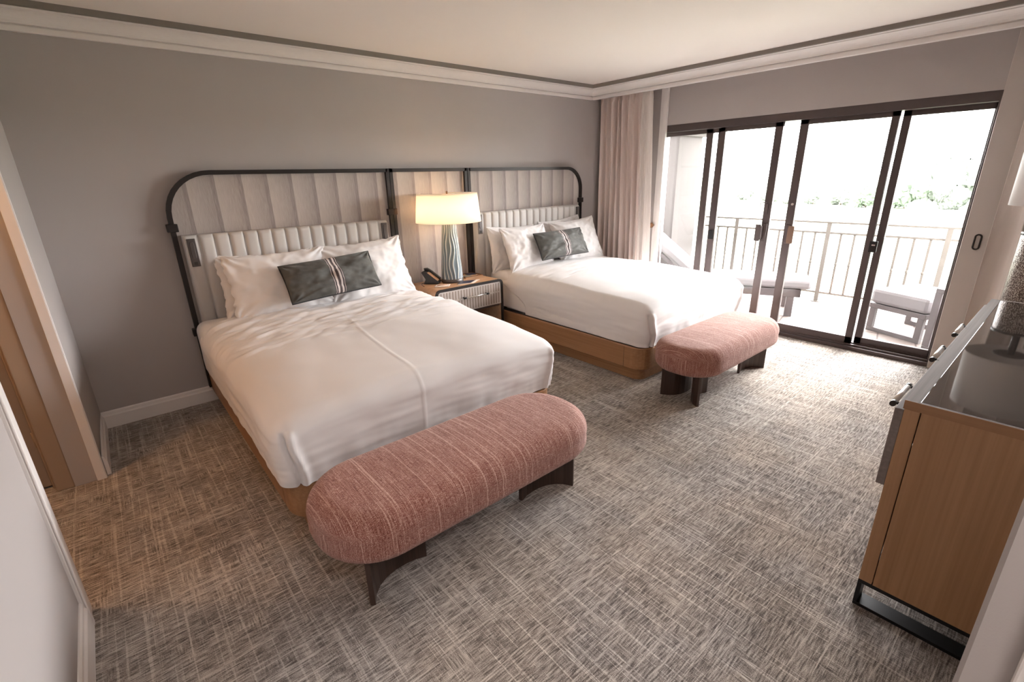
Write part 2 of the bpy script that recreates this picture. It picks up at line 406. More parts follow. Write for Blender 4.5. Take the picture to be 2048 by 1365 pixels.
# near right wall (partition by the camera) and the wall behind the dresser
MB().prism([(1.20, -6.6), (1.20, -4.296), (1.206, -4.290), (1.325, -4.305), (1.34, -4.312), (1.34, YB), (XW + .3, YB), (XW + .3, YB - .12), (1.34, YB - .12), (1.34, -6.6)], 0, ZC).build('wall_near', M['wall'], kind=S)
MB().extrude([(1.2, 0), (1.182, 0), (1.182, ZC), (1.2, ZC)], -4.345, -4.50, 'y').extrude([(1.182, 0), (1.174, 0), (1.174, ZC), (1.182, ZC)], -4.36, -4.42, 'y').build('trim_6', M['trim'], bevel=.004, kind=S)
box('wall_entry', M['wall'], -.22, 1.34, -6.6, -6.5, 0, ZC, kind=S)

# window wall
MB().box(XW, XW + .22, YB, -3.65, 0, ZC).box(XW, XW + .22, -.79, 0, 0, ZC).box(XW, XW + .22, -3.65, -.79, 2.165, ZC).build('wall_right', M['wall'], kind=S)
box('wall_panel', M['greige'], XW - .03, XW, -4.5, -3.645, 0, ZC - .002, bevel=.004, kind=S)
# oval recessed pull in the panel
pp = []
for k in range(32):
    a = 2 * PI * k / 32; pp.append((XW - .034, -3.735 + .018 * math.cos(a), 1.083 + .018 * math.sin(a) + (.038 if math.sin(a) > 0 else -.038)))
tag(MB().tube(pp, .006, 8, closed=True).build('recessed_pull', M['bronze']), 'dark oval finger pull set in the greige panel right of the balcony door', 'handle')
# left jamb strips of the window wall
MB().box(XW - .035, XW, -.883, -.835, 0, ZC).box(XW - .022, XW, -.832, -.79, 0, ZC).build('trim_5', M['trim'], bevel=.004, kind=S)

# crown mouldings: fascia, cove, top lip ; reveal band
def crown_prof(sx):
    pts = [(0, 2.507), (.022, 2.507), (.024, 2.512), (.024, 2.538), (.014, 2.541), (.014, 2.546), (.036, 2.547)]
    for k in range(7):
        a = R(90 * k / 6); pts.append((.036 + .066 * (1 - math.cos(a)), 2.547 + .052 * math.sin(a)))
    pts += [(.112, 2.600), (.112, 2.606), (.130, 2.612), (.130, ZC - .034), (0, ZC - .034)]
    return [(sx * a, z) for a, z in pts]
cp = crown_prof(-1)
MB().extrude([(a - .0, z) for a, z in cp], 0, 5.2, 'x').build('trim_1', M['trim'], kind=S)
cw = [(5.196 + a + .024, z) for a, z in cp[1:-1]] + [(5.24, ZC - .034), (5.24, 2.507)]
MB().extrude(cw, -.02, YB, 'y').build('trim_2', M['trim'], kind=S)
cl = crown_prof(1)
MB().extrude([(a, z) for a, z in cl], 0, -.80, 'y').extrude([(a - .10, z) for a, z in cl], -.80, -6.5, 'y').build('trim_3', M['trim'], kind=S)
MB().box(0, 5.2, -.150, 0, ZC - .034, ZC).box(5.07 - .01, 5.24, YB, 0, ZC - .034, ZC).box(-.1, .15, -6.5, 0, ZC - .034, ZC).build('trim_7', M['wall_grey'], kind=S)

# baseboards
def bb(depth, h=.125): return [(0, 0), (depth, 0), (depth, h * .72), (depth * .62, h * .8), (depth * .55, h * .93), (depth * .25, h), (0, h)]
MB().extrude([(-a, z) for a, z in bb(.018)], .0, 5.25, 'x').build('baseboard_far', M['trim'], kind=S)
MB().extrude([(a - .008, z) for a, z in bb(.020)], -.018, -.762, 'y').build('baseboard_left', M['trim'], kind=S)
MB().extrude([(a - .10, z) for a, z in bb(.018, .13)], -2.075, -4.6, 'y').build('baseboard_front_left', M['trim'], kind=S)
# corner bead of the left wall and casing of the near jamb
m = MB()
m.box(-.055, -.012, -.803, -.762, 0, 2.30)
m.box(-.012, -.009, -.798, -.790, 0, 2.30).box(-.012, -.009, -.782, -.775, 0, 2.30)
m.build('trim_8', M['trim'], bevel=.003, kind=S)
MB().box(-.225, -.088, -2.072, -1.955, 0, 2.32).box(-.088, -.080, -2.072, -2.045, 0, 2.32).box(-.225, -.088, -1.955, -.803, 2.285, 2.39).build('trim_9', M['trim'], bevel=.004, kind=S)

# ------------------------------------------------------------------ balcony door
XD = 5.56
MB().box(XW + .002, XW + .17, -3.65, -.79, 2.092, 2.165).box(XW - .012, XW + .17, -3.65, -.79, 0, .035).box(XW + .02, XW + .04, -3.65, -.79, .035, .052).box(XW + .09, XW + .105, -3.65, -.79, .035, .052).box(XW + .06, XW + .17, -.80, -.79, 0, 2.1).box(XW + .005, XW + .17, -3.65, -3.63, 0, 2.1).build('trim_10', M['doorframe'], bevel=.003, kind=S)
def leaf(name, y0, y1, x, s0, s1, extra=None):
    """y0>y1; stiles of width s0 (at y0) and s1 (at y1)"""
    d = .036
    m = MB().box(x, x + d, y0 - s0, y0, .04, 2.095).box(x, x + d, y1, y1 + s1, .04, 2.095).box(x, x + d, y1, y0, .04, .115).box(x, x + d, y1, y0, 2.05, 2.095)
    if extra: m.box(x, x + d, extra[0], extra[1], .04, 2.095)
    o = m.build(name, M['doorframe'], bevel=.003, kind=S)
    box('pane', M['glass'], x + .014, x + .020, y1 + s1, y0 - s0, .115, 2.05, o)
    return o
w1 = leaf('window_1', -.80, -1.50, XD + .055, .02, .048, (-1.395, -1.318))
d1 = leaf('door_1', -1.505, -2.135, XD, .055, .075)
d2 = leaf('door_2', -2.285, -3.045, XD, .075, .055)
w2 = leaf('window_2', -3.055, -3.63, XD + .055, .058, .02)
def pull(d, y, side):
    # broad flat pull blade with an oval back plate
    MB().box(XD - .012, XD, y - .022, y + .022, .95, 1.135).build('handle_plate', M['doorframe'], d, .006)
    MB().box(XD - .055, XD - .045, y + side * .02, y + side * .075, .955, 1.125).box(XD - .05, XD - .005, y + side * .014, y + side * .026, .97, 1.11).build('handle', M['handle_brown'] if side < 0 else M['doorframe'], d, .004)
pull(d1, -2.10, 1); pull(d2, -2.325, -1)
MB().tube([(XD - .004, -2.09, 1.33), (XD - .03, -2.085, 1.34), (XD - .035, -2.06, 1.34), (XD - .035, -2.04, 1.335), (XD - .035, -2.037, 1.30)], .004, 8).box(XD - .008, XD, -2.105, -2.085, 1.23, 1.33).build('latch_hook', M['doorframe'], d1)
MB().lathe([(.011, 0), (.011, .012)], (0, 0, 0), 16).build('lock', M['nickel'], d2).matrix_local = Matrix.Translation((XD, -2.33, 1.33)) @ Matrix.Rotation(R(-90), 4, 'Y')
box('latch', M['black'], XD - .018, XD, -1.55, -1.50, .93, 1.03, d1, .004)
box('latch', M['black'], XD - .02, XD, -3.09, -3.03, .93, 1.03, d2, .004)
box('latch_lever', M['nickel'], XD - .026, XD - .02, -3.075, -3.05, .99, 1.0, bpy.data.objects['latch.001'])

# ------------------------------------------------------------------ balcony
box('floor_balcony', M['tile'], XW + .15, 7.75, -6, 1.0, -.14, -.02, kind=S)
box('ceiling_balcony', M['ext_white'], XW + .2, 7.6, -6, 1.2, 2.85, 3.05, kind=S)
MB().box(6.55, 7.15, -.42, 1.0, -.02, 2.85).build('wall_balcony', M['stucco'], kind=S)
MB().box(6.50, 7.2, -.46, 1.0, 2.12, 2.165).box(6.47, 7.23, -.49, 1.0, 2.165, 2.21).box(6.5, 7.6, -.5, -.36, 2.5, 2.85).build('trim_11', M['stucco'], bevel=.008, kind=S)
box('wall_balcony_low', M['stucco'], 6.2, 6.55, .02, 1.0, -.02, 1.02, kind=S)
# railing
XR = 7.4
rl = empty('balcony_railing', (XR, -2.2, -.02)); tag(rl, 'beige iron balcony railing with thin knotted bars beyond the glass doors', 'railing')
MB().box(XR - .03, XR + .03, -5.2, -.42, .995, 1.02).build('handrail', M['rail'], rl, .006)
MB().box(XR - .012, XR + .012, -5.2, -.42, .865, .89).build('upper_rail', M['rail'], rl)
MB().box(XR - .012, XR + .012, -5.2, -.42, .09, .115).build('lower_rail', M['rail'], rl)
posts = [-.60, -.957, -2.14, -3.31, -4.48]
for y in posts[1:]:
    MB().box(XR - .025, XR + .025, y - .025, y + .025, -.02, .995).box(XR - .05, XR + .05, y - .05, y + .05, -.02, -.01).build('post', M['rail'], rl)
ys = []
for a, b in zip(posts[1:], posts[2:]):
    n = 8
    for k in range(1, n): ys.append(a + (b - a) * k / n)
ys += [-.55, -.68, -.82]
for y in ys:
    MB().box(XR - .012, XR + .012, y - .012, y + .012, .11, .87).lathe([(.006, -.025), (.020, -.010), (.020, .010), (.006, .025)], (XR, y, .49), 8).build('baluster', M['rail'], rl)

# outdoor loungers -------------------------------------------------
def slab(m, corners, z0, z1):
    m.add([(x, y, z0) for x, y in corners] + [(x, y, z1) for x, y in corners], [(0, 3, 2, 1), (4, 5, 6, 7), (0, 1, 5, 4), (1, 2, 6, 5), (2, 3, 7, 6), (3, 0, 4, 7)])
lg = empty('sun_lounger', (6.66, -2.15, -.02), R(115)); tag(lg, 'grey cushioned sun lounger with raised back behind the left balcony doors', 'lounger')
def L(o, x0, x1, y0, y1, z0, z1): o.box(x0, x1, y0, y1, z0, z1); return o
def lchild(m, name, mat, par, bevel=.0):
    o = m.build(name, mat, None, bevel); o.parent = par; return o
# local frame: +x runs from foot end to head end, y across
m = MB(); L(m, 0, 1.9, -.27, -.21, .24, .33); L(m, 0, 1.9, .21, .27, .24, .33); L(m, 0, .06, -.27, .27, .24, .33); L(m, 1.84, 1.9, -.27, .27, .24, .33)
lchild(m, 'frame', M['lounge_frame'], lg, .004)
for x in (.06, 1.75):
    for y in (-.27, .21): lchild(MB().box(x, x + .08, y, y + .06, 0, .24), 'leg', M['lounge_frame'], lg, .003)
lchild(MB().box(-.10, 1.18, -.26, .26, .335, .44), 'seat_cushion', M['lounge_cushion'], lg, .03)
q = MB(); ca, sa = math.cos(R(40)), math.sin(R(40))
def bk(u, t): return (1.2 + u * ca - t * sa, .36 + u * sa + t * ca)
def bslab(m, u0, u1, y0, y1, t0, t1):
    a = [bk(u0, t0), bk(u1, t0), bk(u1, t1), bk(u0, t1)]
    m.add([(x, y0, z) for x, z in a] + [(x, y1, z) for x, z in a], [(0, 1, 2, 3), (7, 6, 5, 4), (0, 4, 5, 1), (1, 5, 6, 2), (2, 6, 7, 3), (3, 7, 4, 0)])
bslab(q, 0, .74, -.26, .26, 0, .11); lchild(q, 'back_cushion', M['lounge_cushion'], lg, .03)
q = MB(); bslab(q, 0, .72, -.27, -.22, -.05, -.01); bslab(q, 0, .72, .22, .27, -.05, -.01); bslab(q, .66, .72, -.22, .22, -.05, -.01)
lchild(q, 'back_frame', M['lounge_frame'], lg)
# ottoman and armchair
ot = empty('outdoor_ottoman', (6.62, -3.32, -.02), R(66.7)); tag(ot, 'grey cushioned outdoor ottoman on sled frame seen through the right balcony pane', 'ottoman')
for s in (-1, 1):
    y = s * .29
    lchild(MB().box(-.27, .27, y - .02, y + .02, .0, .045).box(-.27, -.21, y - .02, y + .02, .045, .25).box(.21, .27, y - .02, y + .02, .045, .25), 'leg', M['lounge_frame'], ot, .003)
lchild(MB().box(-.28, .28, -.31, .31, .25, .30), 'frame', M['lounge_frame'], ot, .004)
lchild(MB().box(-.285, .285, -.315, .315, .302, .46), 'cushion', M['lounge_cushion'], ot, .035)
ac = empty('outdoor_armchair', (6.28, -3.94, -.02), R(66.7)); tag(ac, 'grey outdoor armchair beside the ottoman, half hidden by the right door jamb', 'chair')
for s in (-1, 1):
    y = s * .33
    lchild(MB().box(-.33, .33, y - .03, y + .03, .56, .60), 'armrest', M['lounge_frame'], ac, .004); lchild(MB().box(-.33, .33, y - .03, y + .03, 0, .04), 'runner', M['lounge_frame'], ac, .004)
    for x in (-.33, .27): lchild(MB().box(x, x + .06, y - .03, y + .03, .04, .56), 'leg', M['lounge_frame'], ac, .003)
lchild(MB().box(-.3, .3, -.3, .3, .22, .27), 'frame', M['lounge_frame'], ac, .004)
lchild(MB().box(-.3, .3, -.295, .295, .272, .42), 'seat_cushion', M['lounge_cushion'], ac, .035)
lchild(MB().box(-.33, -.2, -.295, .295, .42, .82), 'back_cushion', M['lounge_cushion'], ac, .035)
for o in (ot, ac):
    pass

# landscape ----------------------------------------------------------
gz = -6.0
box('ground', M['ground'], 8.2, 700, -300, 500, gz - .5, gz, kind=S)
def patch_mesh(name, cx, cy, a, b, rot, label):
    pts = []
    for k in range(40):
        t = 2 * PI * k / 40; r = 1 + .18 * fbm(math.cos(t) * 2 + cx, math.sin(t) * 2)
        x, y = a * r * math.cos(t), b * r * math.sin(t)
        pts.append((cx + x * math.cos(rot) - y * math.sin(rot), cy + x * math.sin(rot) + y * math.cos(rot)))
    o = MB().prism(pts, gz, gz + .12).build(name, M['dirt']); tag(o, label, 'soil', kind='stuff'); return o
patch_mesh('bare_soil', 93, 10, 4.5, 5.5, R(-20), 'reddish bare soil patch nearest the balcony rail')
patch_mesh('bare_soil', 106, 12, 3.0, 9, R(-8), 'long reddish bare soil strip in front of the far bushes')
def bush(x, y, r, h, mat, seed, label, group):
    rnd = random.Random(seed); e = empty('bush', (x, y, gz)); tag(e, label, 'bush', group)
    m = MB()
    for k in range(9):
        cx, cy, cz = x + rnd.uniform(-.6, .6) * r, y + rnd.uniform(-.6, .6) * r, gz + h * rnd.uniform(.3, .72); rr = r * rnd.uniform(.35, .55); hh = h * rnd.uniform(.28, .4)
        P = []
        for i in range(1, 14):
            ph = PI * i / 14; row = []
            for j in range(22):
                th = 2 * PI * j / 22; d = 1 + .38 * fbm(math.cos(th) * 2.5 + k, math.sin(th) * 2.5 + seed, ph * 2.5, 4)
                row.append((cx + rr * d * math.sin(ph) * math.cos(th), cy + rr * d * math.sin(ph) * math.sin(th), cz + hh * d * math.cos(ph)))
            P.append(row)
        m.grid(P, closed_v=True, smooth=False)
    m.build('foliage', mat, e)
    s = MB()
    for k in range(4): s.tube([(x + rnd.uniform(-.1, .1), y, gz), (x + rnd.uniform(-.4, .4) * r, y + rnd.uniform(-.4, .4) * r, gz + h * .55)], [.12, .05], 6)
    s.build('stem', M['bark'], e)
bl = [(121, 19.6, 3.2, 6.0, 0), (122, 13.0, 3.0, 4.6, 1), (121, 7.9, 2.0, 4.2, 1), (122, 26.2, 2.7, 4.2, 0), (122, 1.8, 3.2, 6.4, 1), (138, 17, 5.2, 9.5, 1), (138, 4.0, 5.6, 10.5, 1),
      (128, 32.5, 2.4, 3.0, 1), (128, 38.0, 2.2, 2.8, 1), (128, 43.2, 2.0, 2.4, 1), (130, 49, 2.2, 2.6, 1), (141, 60, 2.4, 3.0, 1)]
bnames = ['leafy green bush just right of the sliding door latch, beyond the soil', 'pale bush right of the leafy one, beyond the soil', 'small pale bush third from the latch, beyond the soil',
          'green bush left of the sliding door latch', 'rightmost front bush beside the door jamb', 'taller pale tree mass behind the middle bushes', 'taller pale tree mass behind the rightmost bushes',
          'distant pale shrub just left of the black door latch', 'distant pale shrub second left of the latch stile', 'distant pale shrub near the middle of the right door pane', 'distant pale shrub near the right door handle', 'most distant pale shrub seen in the left door pane']
for i, (x, y, r, h, k) in enumerate(bl): bush(x, y, r, h, M['foliage2'] if k else M['foliage'], i * 7 + 3, bnames[i], 'bushes beyond the balcony')

# ------------------------------------------------------------------ headboards
YP = -.055
def bar(m, path, rr=.015): m.tube(path, rr, square=True)
def arc(cx, cz, r, a0, a1, n=10): return [(cx + r * math.cos(R(a0 + (a1 - a0) * k / n)), YP, cz + r * math.sin(R(a0 + (a1 - a0) * k / n))) for k in range(n + 1)]
ZT = 1.733; ZB = .14; RC = .30
def frame_left():
    m = MB(); p = [(.690, YP, ZB)] + arc(.690 + RC, ZT - RC, RC, 180, 90) + [(2.385, YP, ZT), (2.385, YP, ZT)]
    m.tube(p[:-1], .0155, square=True); m.tube([(2.385, YP, ZT + .0155), (2.385, YP, ZB)], .0155, square=True); return m
def frame_right():
    m = MB(); p = [(3.285, YP, ZT)] + arc(4.985 - RC * .8, ZT - RC * .8, RC * .8, 90, 0) + [(4.985, YP, ZB)]
    m.tube(p, .0155, square=True); m.tube([(3.285, YP, ZT + .0155), (3.285, YP, ZB)], .0155, square=True); return m
def frame_mid():
    m = MB(); m.tube([(2.405, YP, ZT), (3.255, YP, ZT)], .0155, square=True)
    for x in (2.421, 3.245): m.tube([(x, YP, ZT + .0155), (x, YP, ZB)], .0155, square=True)
    return m
def panel_outline(x0, x1, rl_, rr_):
    pts = [(x0, .16), (x1, .16)]
    if rr_: pts += [(x1 - rr_ + rr_ * math.cos(R(a)), ZT - .012 - rr_ + rr_ * math.sin(R(a))) for a in range(0, 91, 9)]
    else: pts += [(x1, ZT - .012)]
    if rl_: pts += [(x0 + rl_ + rl_ * math.cos(R(a)), ZT - .012 - rl_ + rl_ * math.sin(R(a))) for a in range(90, 181, 9)]
    else: pts += [(x0, ZT - .012)]
    return pts
def back_panel(pts, par):
    m = MB(); n = len(pts); o = len(m.v); m.v += [(x, -.042, z) for x, z in pts] + [(x, -.019, z) for x, z in pts]
    for i in range(n):
        j = (i + 1) % n; m.f.append((i, j, n + j, n + i)); m.mi.append(0); m.sm.append(False)
    m.f.append(tuple(range(n))[::-1]); m.f.append(tuple(n + i for i in range(n))); m.mi += [0, 0]; m.sm += [False, False]
    ob = m.build('striped_panel', M['strips'], par)
    return ob
def clamp(par, x, z, w=.034, mat='bronze'): MB().box(x - w, x + w, YP - .026, YP + .03, z - .028, z + .028).build('clamp', M[mat], par, .004)
def uphol(par, x0, x1, ch0, ch1, n, flip):
    """channel tufted board: plain side columns + n vertical rolls"""
    m = MB(); zt, zb, yf, yb = 1.308, .50, -.125, -.045
    P = []; xs = []
    k = 12
    def row(xa, xb, bulge, nn):
        for i in range(nn):
            t = i / nn; xs.append((xa + (xb - xa) * t, bulge * (max(0, 1 - (2 * t - 1) ** 2)) ** .42 if nn > 4 else 0))
    e = .012
    cols = [(x0, ch0)] + [(ch0 + (ch1 - ch0) * i / n, ch0 + (ch1 - ch0) * (i + 1) / n) for i in range(n)] + [(ch1, x1)]
    for a, b in cols:
        for i in range(k):
            t = i / k; xs.append((a + (b - a) * t, (.018 if b - a > .11 or a == x0 or b == x1 else .030) * (max(0, 1 - (2 * t - 1) ** 4)) ** .5))
    xs.append((x1, 0))
    for x, d in xs:
        colm = [(x, yf - d, zb)]
        for i in range(6):
            a = R(15 * i); colm.append((x, yf - d + .03 * (1 - math.cos(a)) if i else yf - d, zt - .03 + .03 * math.sin(a)))
        colm += [(x, yf - d + .035, zt), (x, yb, zt), (x, yb, zb)]
        P.append(colm)
    m.grid(P, closed_v=True)
    o0 = 0; nv = len(P[0]); m.f.append(tuple(range(nv))); m.f.append(tuple((len(P) - 1) * nv + i for i in range(nv))[::-1]); m.mi += [0, 0]; m.sm += [False, False]
    ob = m.build('tufted_cushion', M['uphol'], par)
    return ob
def reader(par, x0, x1, z0=1.09, z1=1.288):
    y = -.149
    p = MB().box(x0, x1, y - .004, y + .006, z0, z1).build('reading_light', M['reader'], par, .003)
    xm = (x0 + x1) / 2; pts = []
    for k in range(24):
        a = 2 * PI * k / 24; pts.append((xm + .014 * math.cos(a), y - .008, (z0 + z1) / 2 + .018 + .014 * math.sin(a) + (.045 if math.sin(a) > 0 else -.045)))
    m = MB(); m.v = pts + [(a, y, c) for a, b, c in pts]; n = 24
    for i in range(n): m.f.append((i, (i + 1) % n, n + (i + 1) % n, n + i)); m.mi.append(0); m.sm.append(False)
    m.f.append(tuple(range(n))); m.mi.append(0); m.sm.append(False)
    m.build('lamp_arm', M['reader'], p, .002)
    MB().box(xm - .011, xm + .011, y - .007, y - .003, z0 + .012, z0 + .034).build('switch', M['reader_dark'], p, .002)
hb1 = empty('headboard', (1.54, -.05, 0)); tag(hb1, 'left headboard with rounded bronze frame above the bed nearest the camera', 'headboard', 'headboards')
frame_left().build('frame', M['bronze'], hb1); back_panel(panel_outline(.70, 2.375, RC - .01, 0), hb1)
for x, z in ((.690, 1.363), (.690, .591), (2.385, 1.372)): clamp(hb1, x, z)
MB().box(.675, .84, -.07, -.02, .135, .165).build('foot_bracket', M['bronze'], hb1)
uphol(hb1, .728, 2.303, .822, 2.208, 14, 0); reader(hb1, .744, .798); reader(hb1, 2.232, 2.288)
hb2 = empty('headboard', (4.13, -.05, 0)); tag(hb2, 'right headboard with rounded bronze frame beside the drapes', 'headboard', 'headboards')
frame_right().build('frame', M['bronze'], hb2); back_panel(panel_outline(3.295, 4.975, 0, RC * .8 - .01), hb2)
for x, z in ((3.285, 1.372), (4.985, 1.358)): clamp(hb2, x, z)
uphol(hb2, 3.30, 4.885, 3.395, 4.79, 14, 1); reader(hb2, 3.312, 3.366); reader(hb2, 4.812, 4.868)
hb3 = empty('wall_panel_frame', (2.83, -.05, 0)); tag(hb3, 'narrow striped wall panel in a bronze frame behind the lit lamp', 'panel')
frame_mid().build('frame', M['bronze'], hb3); back_panel(panel_outline(2.432, 3.235, 0, 0), hb3)
clamp(hb3, 2.421, 1.372, .02, 'bronze_lamplit'); clamp(hb3, 3.245, 1.372, .02, 'bronze_lamplit')

# ------------------------------------------------------------------ beds
def rounded_rect(x0, x1, y0, y1, r, n=8):
    pts = []
    for cx, cy, a0 in ((x1 - r, y1 - r, 0), (x0 + r, y1 - r, 90), (x0 + r, y0 + r, 180), (x1 - r, y0 + r, 270)):
        for k in range(n + 1): a = R(a0 + 90 * k / n); pts.append((cx + r * math.cos(a), cy + r * math.sin(a)))
    return pts
def rr2(x0, x1, y0, y1, r): # rounded only at the foot (y0 side)
    pts = [(x1, y1), (x0, y1)]
    for cx, a0 in ((x0 + r, 180), (x1 - r, 270)):
        for k in range(9): a = R(a0 + 90 * k / 8); pts.append((cx + r * math.cos(a), y0 + r + r * math.sin(a)))
    return pts
def rbox_mesh(x0, x1, y0, y1, z0, z1, rt, rc, disp, n=90, head_open=True, tuck=.03):
    """soft box open below: returns grid rows around top -> skirt. Parametrised as polar-ish sheet: u around, built as cube faces"""
    m = MB()
    def place(px, py, pz):
        # snap a point of the outer box to the rounded box
        qx = min(max(px, x0 + rc), x1 - rc); qy = min(max(py, y0 + rc), y1 - rt if head_open else y1 - rc)
        qz = min(pz, z1 - rt)
        d = Vector((px - qx, py - qy, pz - qz))
        # ellipsoid radii rc horizontally, rt vertically
        e = Vector((d.x / rc, d.y / rc, d.z / rt))
        l = e.length
        if l < 1e-6: return Vector((px, py, pz)), Vector((0, 0, 1))
        e /= l
        nrm = Vector((e.x / rc, e.y / rc, e.z / rt)).normalized()
        p = Vector((qx + e.x * rc, qy + e.y * rc, qz + e.z * rt))
        return p, nrm
    st = .010; nx = int((x1 - x0) / st); ny = int((y1 - y0) / st); nz = int((z1 - z0) / st)
    def sheet(fn, nu, nv):
        P = []
        for i in range(nu + 1):
            row = []
            for j in range(nv + 1):
                p, nr = fn(i / nu, j / nv); p, nr = place(p.x, p.y, p.z); dd = disp(p, nr)
                q = p + nr * dd[0] + dd[1] if isinstance(dd, tuple) else p + nr * dd
                row.append(q)
            P.append(row)
        m.grid(P)
    X = lambda t: x0 + (x1 - x0) * t
    Y = lambda t: y0 + (y1 - y0) * t
    Z = lambda t: z0 + (z1 - z0) * t
    O = Vector((0, 0, 1))
    sheet(lambda u, v: (Vector((X(u), Y(v), z1)), O), nx, ny)
    sheet(lambda u, v: (Vector((X(u), y0, Z(v))), O), nx, nz)
    sheet(lambda u, v: (Vector((x0, Y(u), Z(v))), O), ny, nz)
    sheet(lambda u, v: (Vector((x1, Y(u), Z(v))), O), ny, nz)
    sheet(lambda u, v: (Vector((X(u), y1, Z(v))), O), nx, nz)
    return m
def ridge(d, w): return math.exp(-(d / w) ** 2)
def make_bed(x0, x1, yf, label, dx0, dx1, seed, dlabel):
    b = empty('bed', ((x0 + x1) / 2, -1.1, 0)); tag(b, label, 'bed', 'beds')
    MB().prism(rr2(x0, x1, yf, -.06, .13), .115, .30, smooth=False).build('platform', M['oak_y'], b, .006)
    MB().box(x0 - .0006, x0 + .01, yf + .188, yf + .191, .118, .297).build('rail_joint', M['dark_wood'], b)
    MB().box(x1 - .01, x1 + .0006, yf + .188, yf + .191, .118, .297).build('rail_joint', M['dark_wood'], b)
    MB().prism(rr2(x0 + .07, x1 - .07, yf + .065, -.06, .08), .0, .115).build('plinth', M['oak_y'], b)
    MB().prism(rr2(x0 + .03, x1 - .03, yf + .02, -.07, .09), .300, .305).build('mattress_deck', M['black'], b)
    # mattress with white sheet, visible at the head
    def dm(p, nr): return (.004 * fbm(p.x * 5 + seed, p.y * 5, p.z * 5), Vector((0, 0, .072 * sstep(-.62, -.36, p.y) * sstep(.40, .60, p.z))))
    rbox_mesh(dx0 + .012, dx1 - .012, yf + .10, -.13, .335, .625, .07, .08, dm).build('mattress', M['sheet'], b, merge=True)
    # duvet, a thing of its own
    zt = .735
    def dd(p, nr):
        cx = (p.x - dx0) / (dx1 - dx0); top = max(0, nr.z)
        s = .010 * fbm(p.x * 1.7 + seed, p.y * 1.7, p.z * 1.7, 3)
        # soft crown of the filling
        fr_ = max(0, (p.z - .33) / (zt - .33))
        ed = max(0, min(p.x - dx0, dx1 - p.x)); ef = max(0, p.y - yf); drop = .030 * min(1, abs(cx - .5) * 2) ** 2 + .035 * math.exp(-ed / .11) + .030 * math.exp(-ef / .16) + .030 * sstep(-1.0, yf, p.y)
        # wrinkles pulled across near the head
        hw = sstep(-1.45, -.95, p.y) * (1 - sstep(-.45, -.28, p.y)) * top
        s += hw * .020 * fbm(p.x * 2.0 + seed * 3, p.y * 13 + .9 * fbm(p.x * 1.8, p.y * 2, 1), 0, 3) * (1 if seed < 5 else .3)
        s += hw * .014 * abs(fbm(p.x * 3.1 + seed, p.y * 7 - p.x * 3, 4, 2)) * (1 if seed < 5 else .3)
        # side folds at the bottom hem
        sd = (1 - top)
        s += sd * (.006 * fbm(p.x * 3, p.y * 3, p.z * 14 + seed, 2))
        s += sd * .006 * fbm(p.x * 9, p.y * 9, p.z * 2, 2) * sstep(.55, .32, p.z)
        # tuck in towards the platform
        tk = sstep(.50, .30, p.z); s -= .014 * tk
        # long pull crease
        cxl = 1.39 if seed < 5 else 4.28
        s += .0022 * ridge(p.x - cxl - .07 * (p.y + 2.3) - .01 * math.sin(p.y * 5), .006) * (sstep(-.2, -.5, p.y))
        # mitred corner folds at the foot
        for xc in (dx0, dx1):
            sgn = 1 if xc == dx0 else -1
            d = (p.x - xc) * sgn
            if p.y < yf + .10:
                q = d - .045 - .035 * sstep(.62, .34, p.z)
                if p.z < .68: s += (-.030 * ridge(q, .009) + .016 * ridge(q - .026, .018)) * sstep(.69, .64, p.z)
        # the head edge lies flat on the mattress and runs back down the sides
        he = -.30 - .42 * sstep(.72, .40, p.z)
        s -= .045 * sstep(he - .006, he + .006, p.y)
        return (s, Vector((0, 0, -drop * fr_)))
    m = rbox_mesh(dx0, dx1, yf - .005, -.27, .3065, zt, .12, .10, dd)
    o = m.build('duvet', M['duvet'], merge=True); tag(o, dlabel, 'duvet', 'duvets')
    return b
make_bed(.69, 2.41, -2.17, 'queen bed on a brown wood platform nearest the camera', .655, 2.445, 1, 'rumpled white duvet tucked over the bed nearest the camera')
make_bed(3.395, 5.05, -2.19, 'queen bed on a brown wood platform beside the balcony doors', 3.42, 5.08, 7, 'smooth white duvet tucked over the bed by the balcony')

# ------------------------------------------------------------------ pillows
def pillow_mesh(W, H, T, seed, wr=1.0, flange=0.0, nu=72, nv=52, sharp=.5, cx_=.07, cz_=.10):
    m = MB(); top = []; bot = []
    for i in range(nu + 1):
        a = -1 + 2 * i / nu; rt = []; rb = []
        for j in range(nv + 1):
            b = -1 + 2 * j / nv
            ax = math.sin(a * PI / 2) * .35 + a * .65; bx = math.sin(b * PI / 2) * .35 + b * .65
            x = ax * W / 2 * (1 - cx_ * (1 - bx * bx)); z = bx * H / 2 * (1 - cz_ * (1 - ax * ax))
            x += flange * .014 * fbm(bx * 5, seed, 0) * abs(ax) ** 6 ; z += flange * .010 * fbm(ax * 5, seed + 3, 0) * abs(bx) ** 6
            e = (max(0, 1 - abs(ax) ** 2.4) * max(0, 1 - abs(bx) ** 2.4)) ** sharp
            t = T / 2 * e
            wrk = wr * .014 * fbm(ax * 2.2 + seed, bx * 2.2, seed * .7, 3) * e ** .5
            # radiating puckers from the corners
            for sx in (-1, 1):
                for sz in (-1, 1):
                    dx, dz = ax - sx, bx - sz; r = math.hypot(dx, dz); an = math.atan2(dz, dx)
                    wrk += wr * .006 * math.sin(an * 11 + seed) * math.exp(-(r / .45) ** 2) * min(1, r * 5)
            rt.append((x, -t - wrk, z)); rb.append((x, t * .8 + wrk * .3, z))
        top.append(rt); bot.append(rb)
    m.grid(top); m.grid(bot, flip=True)
    return m
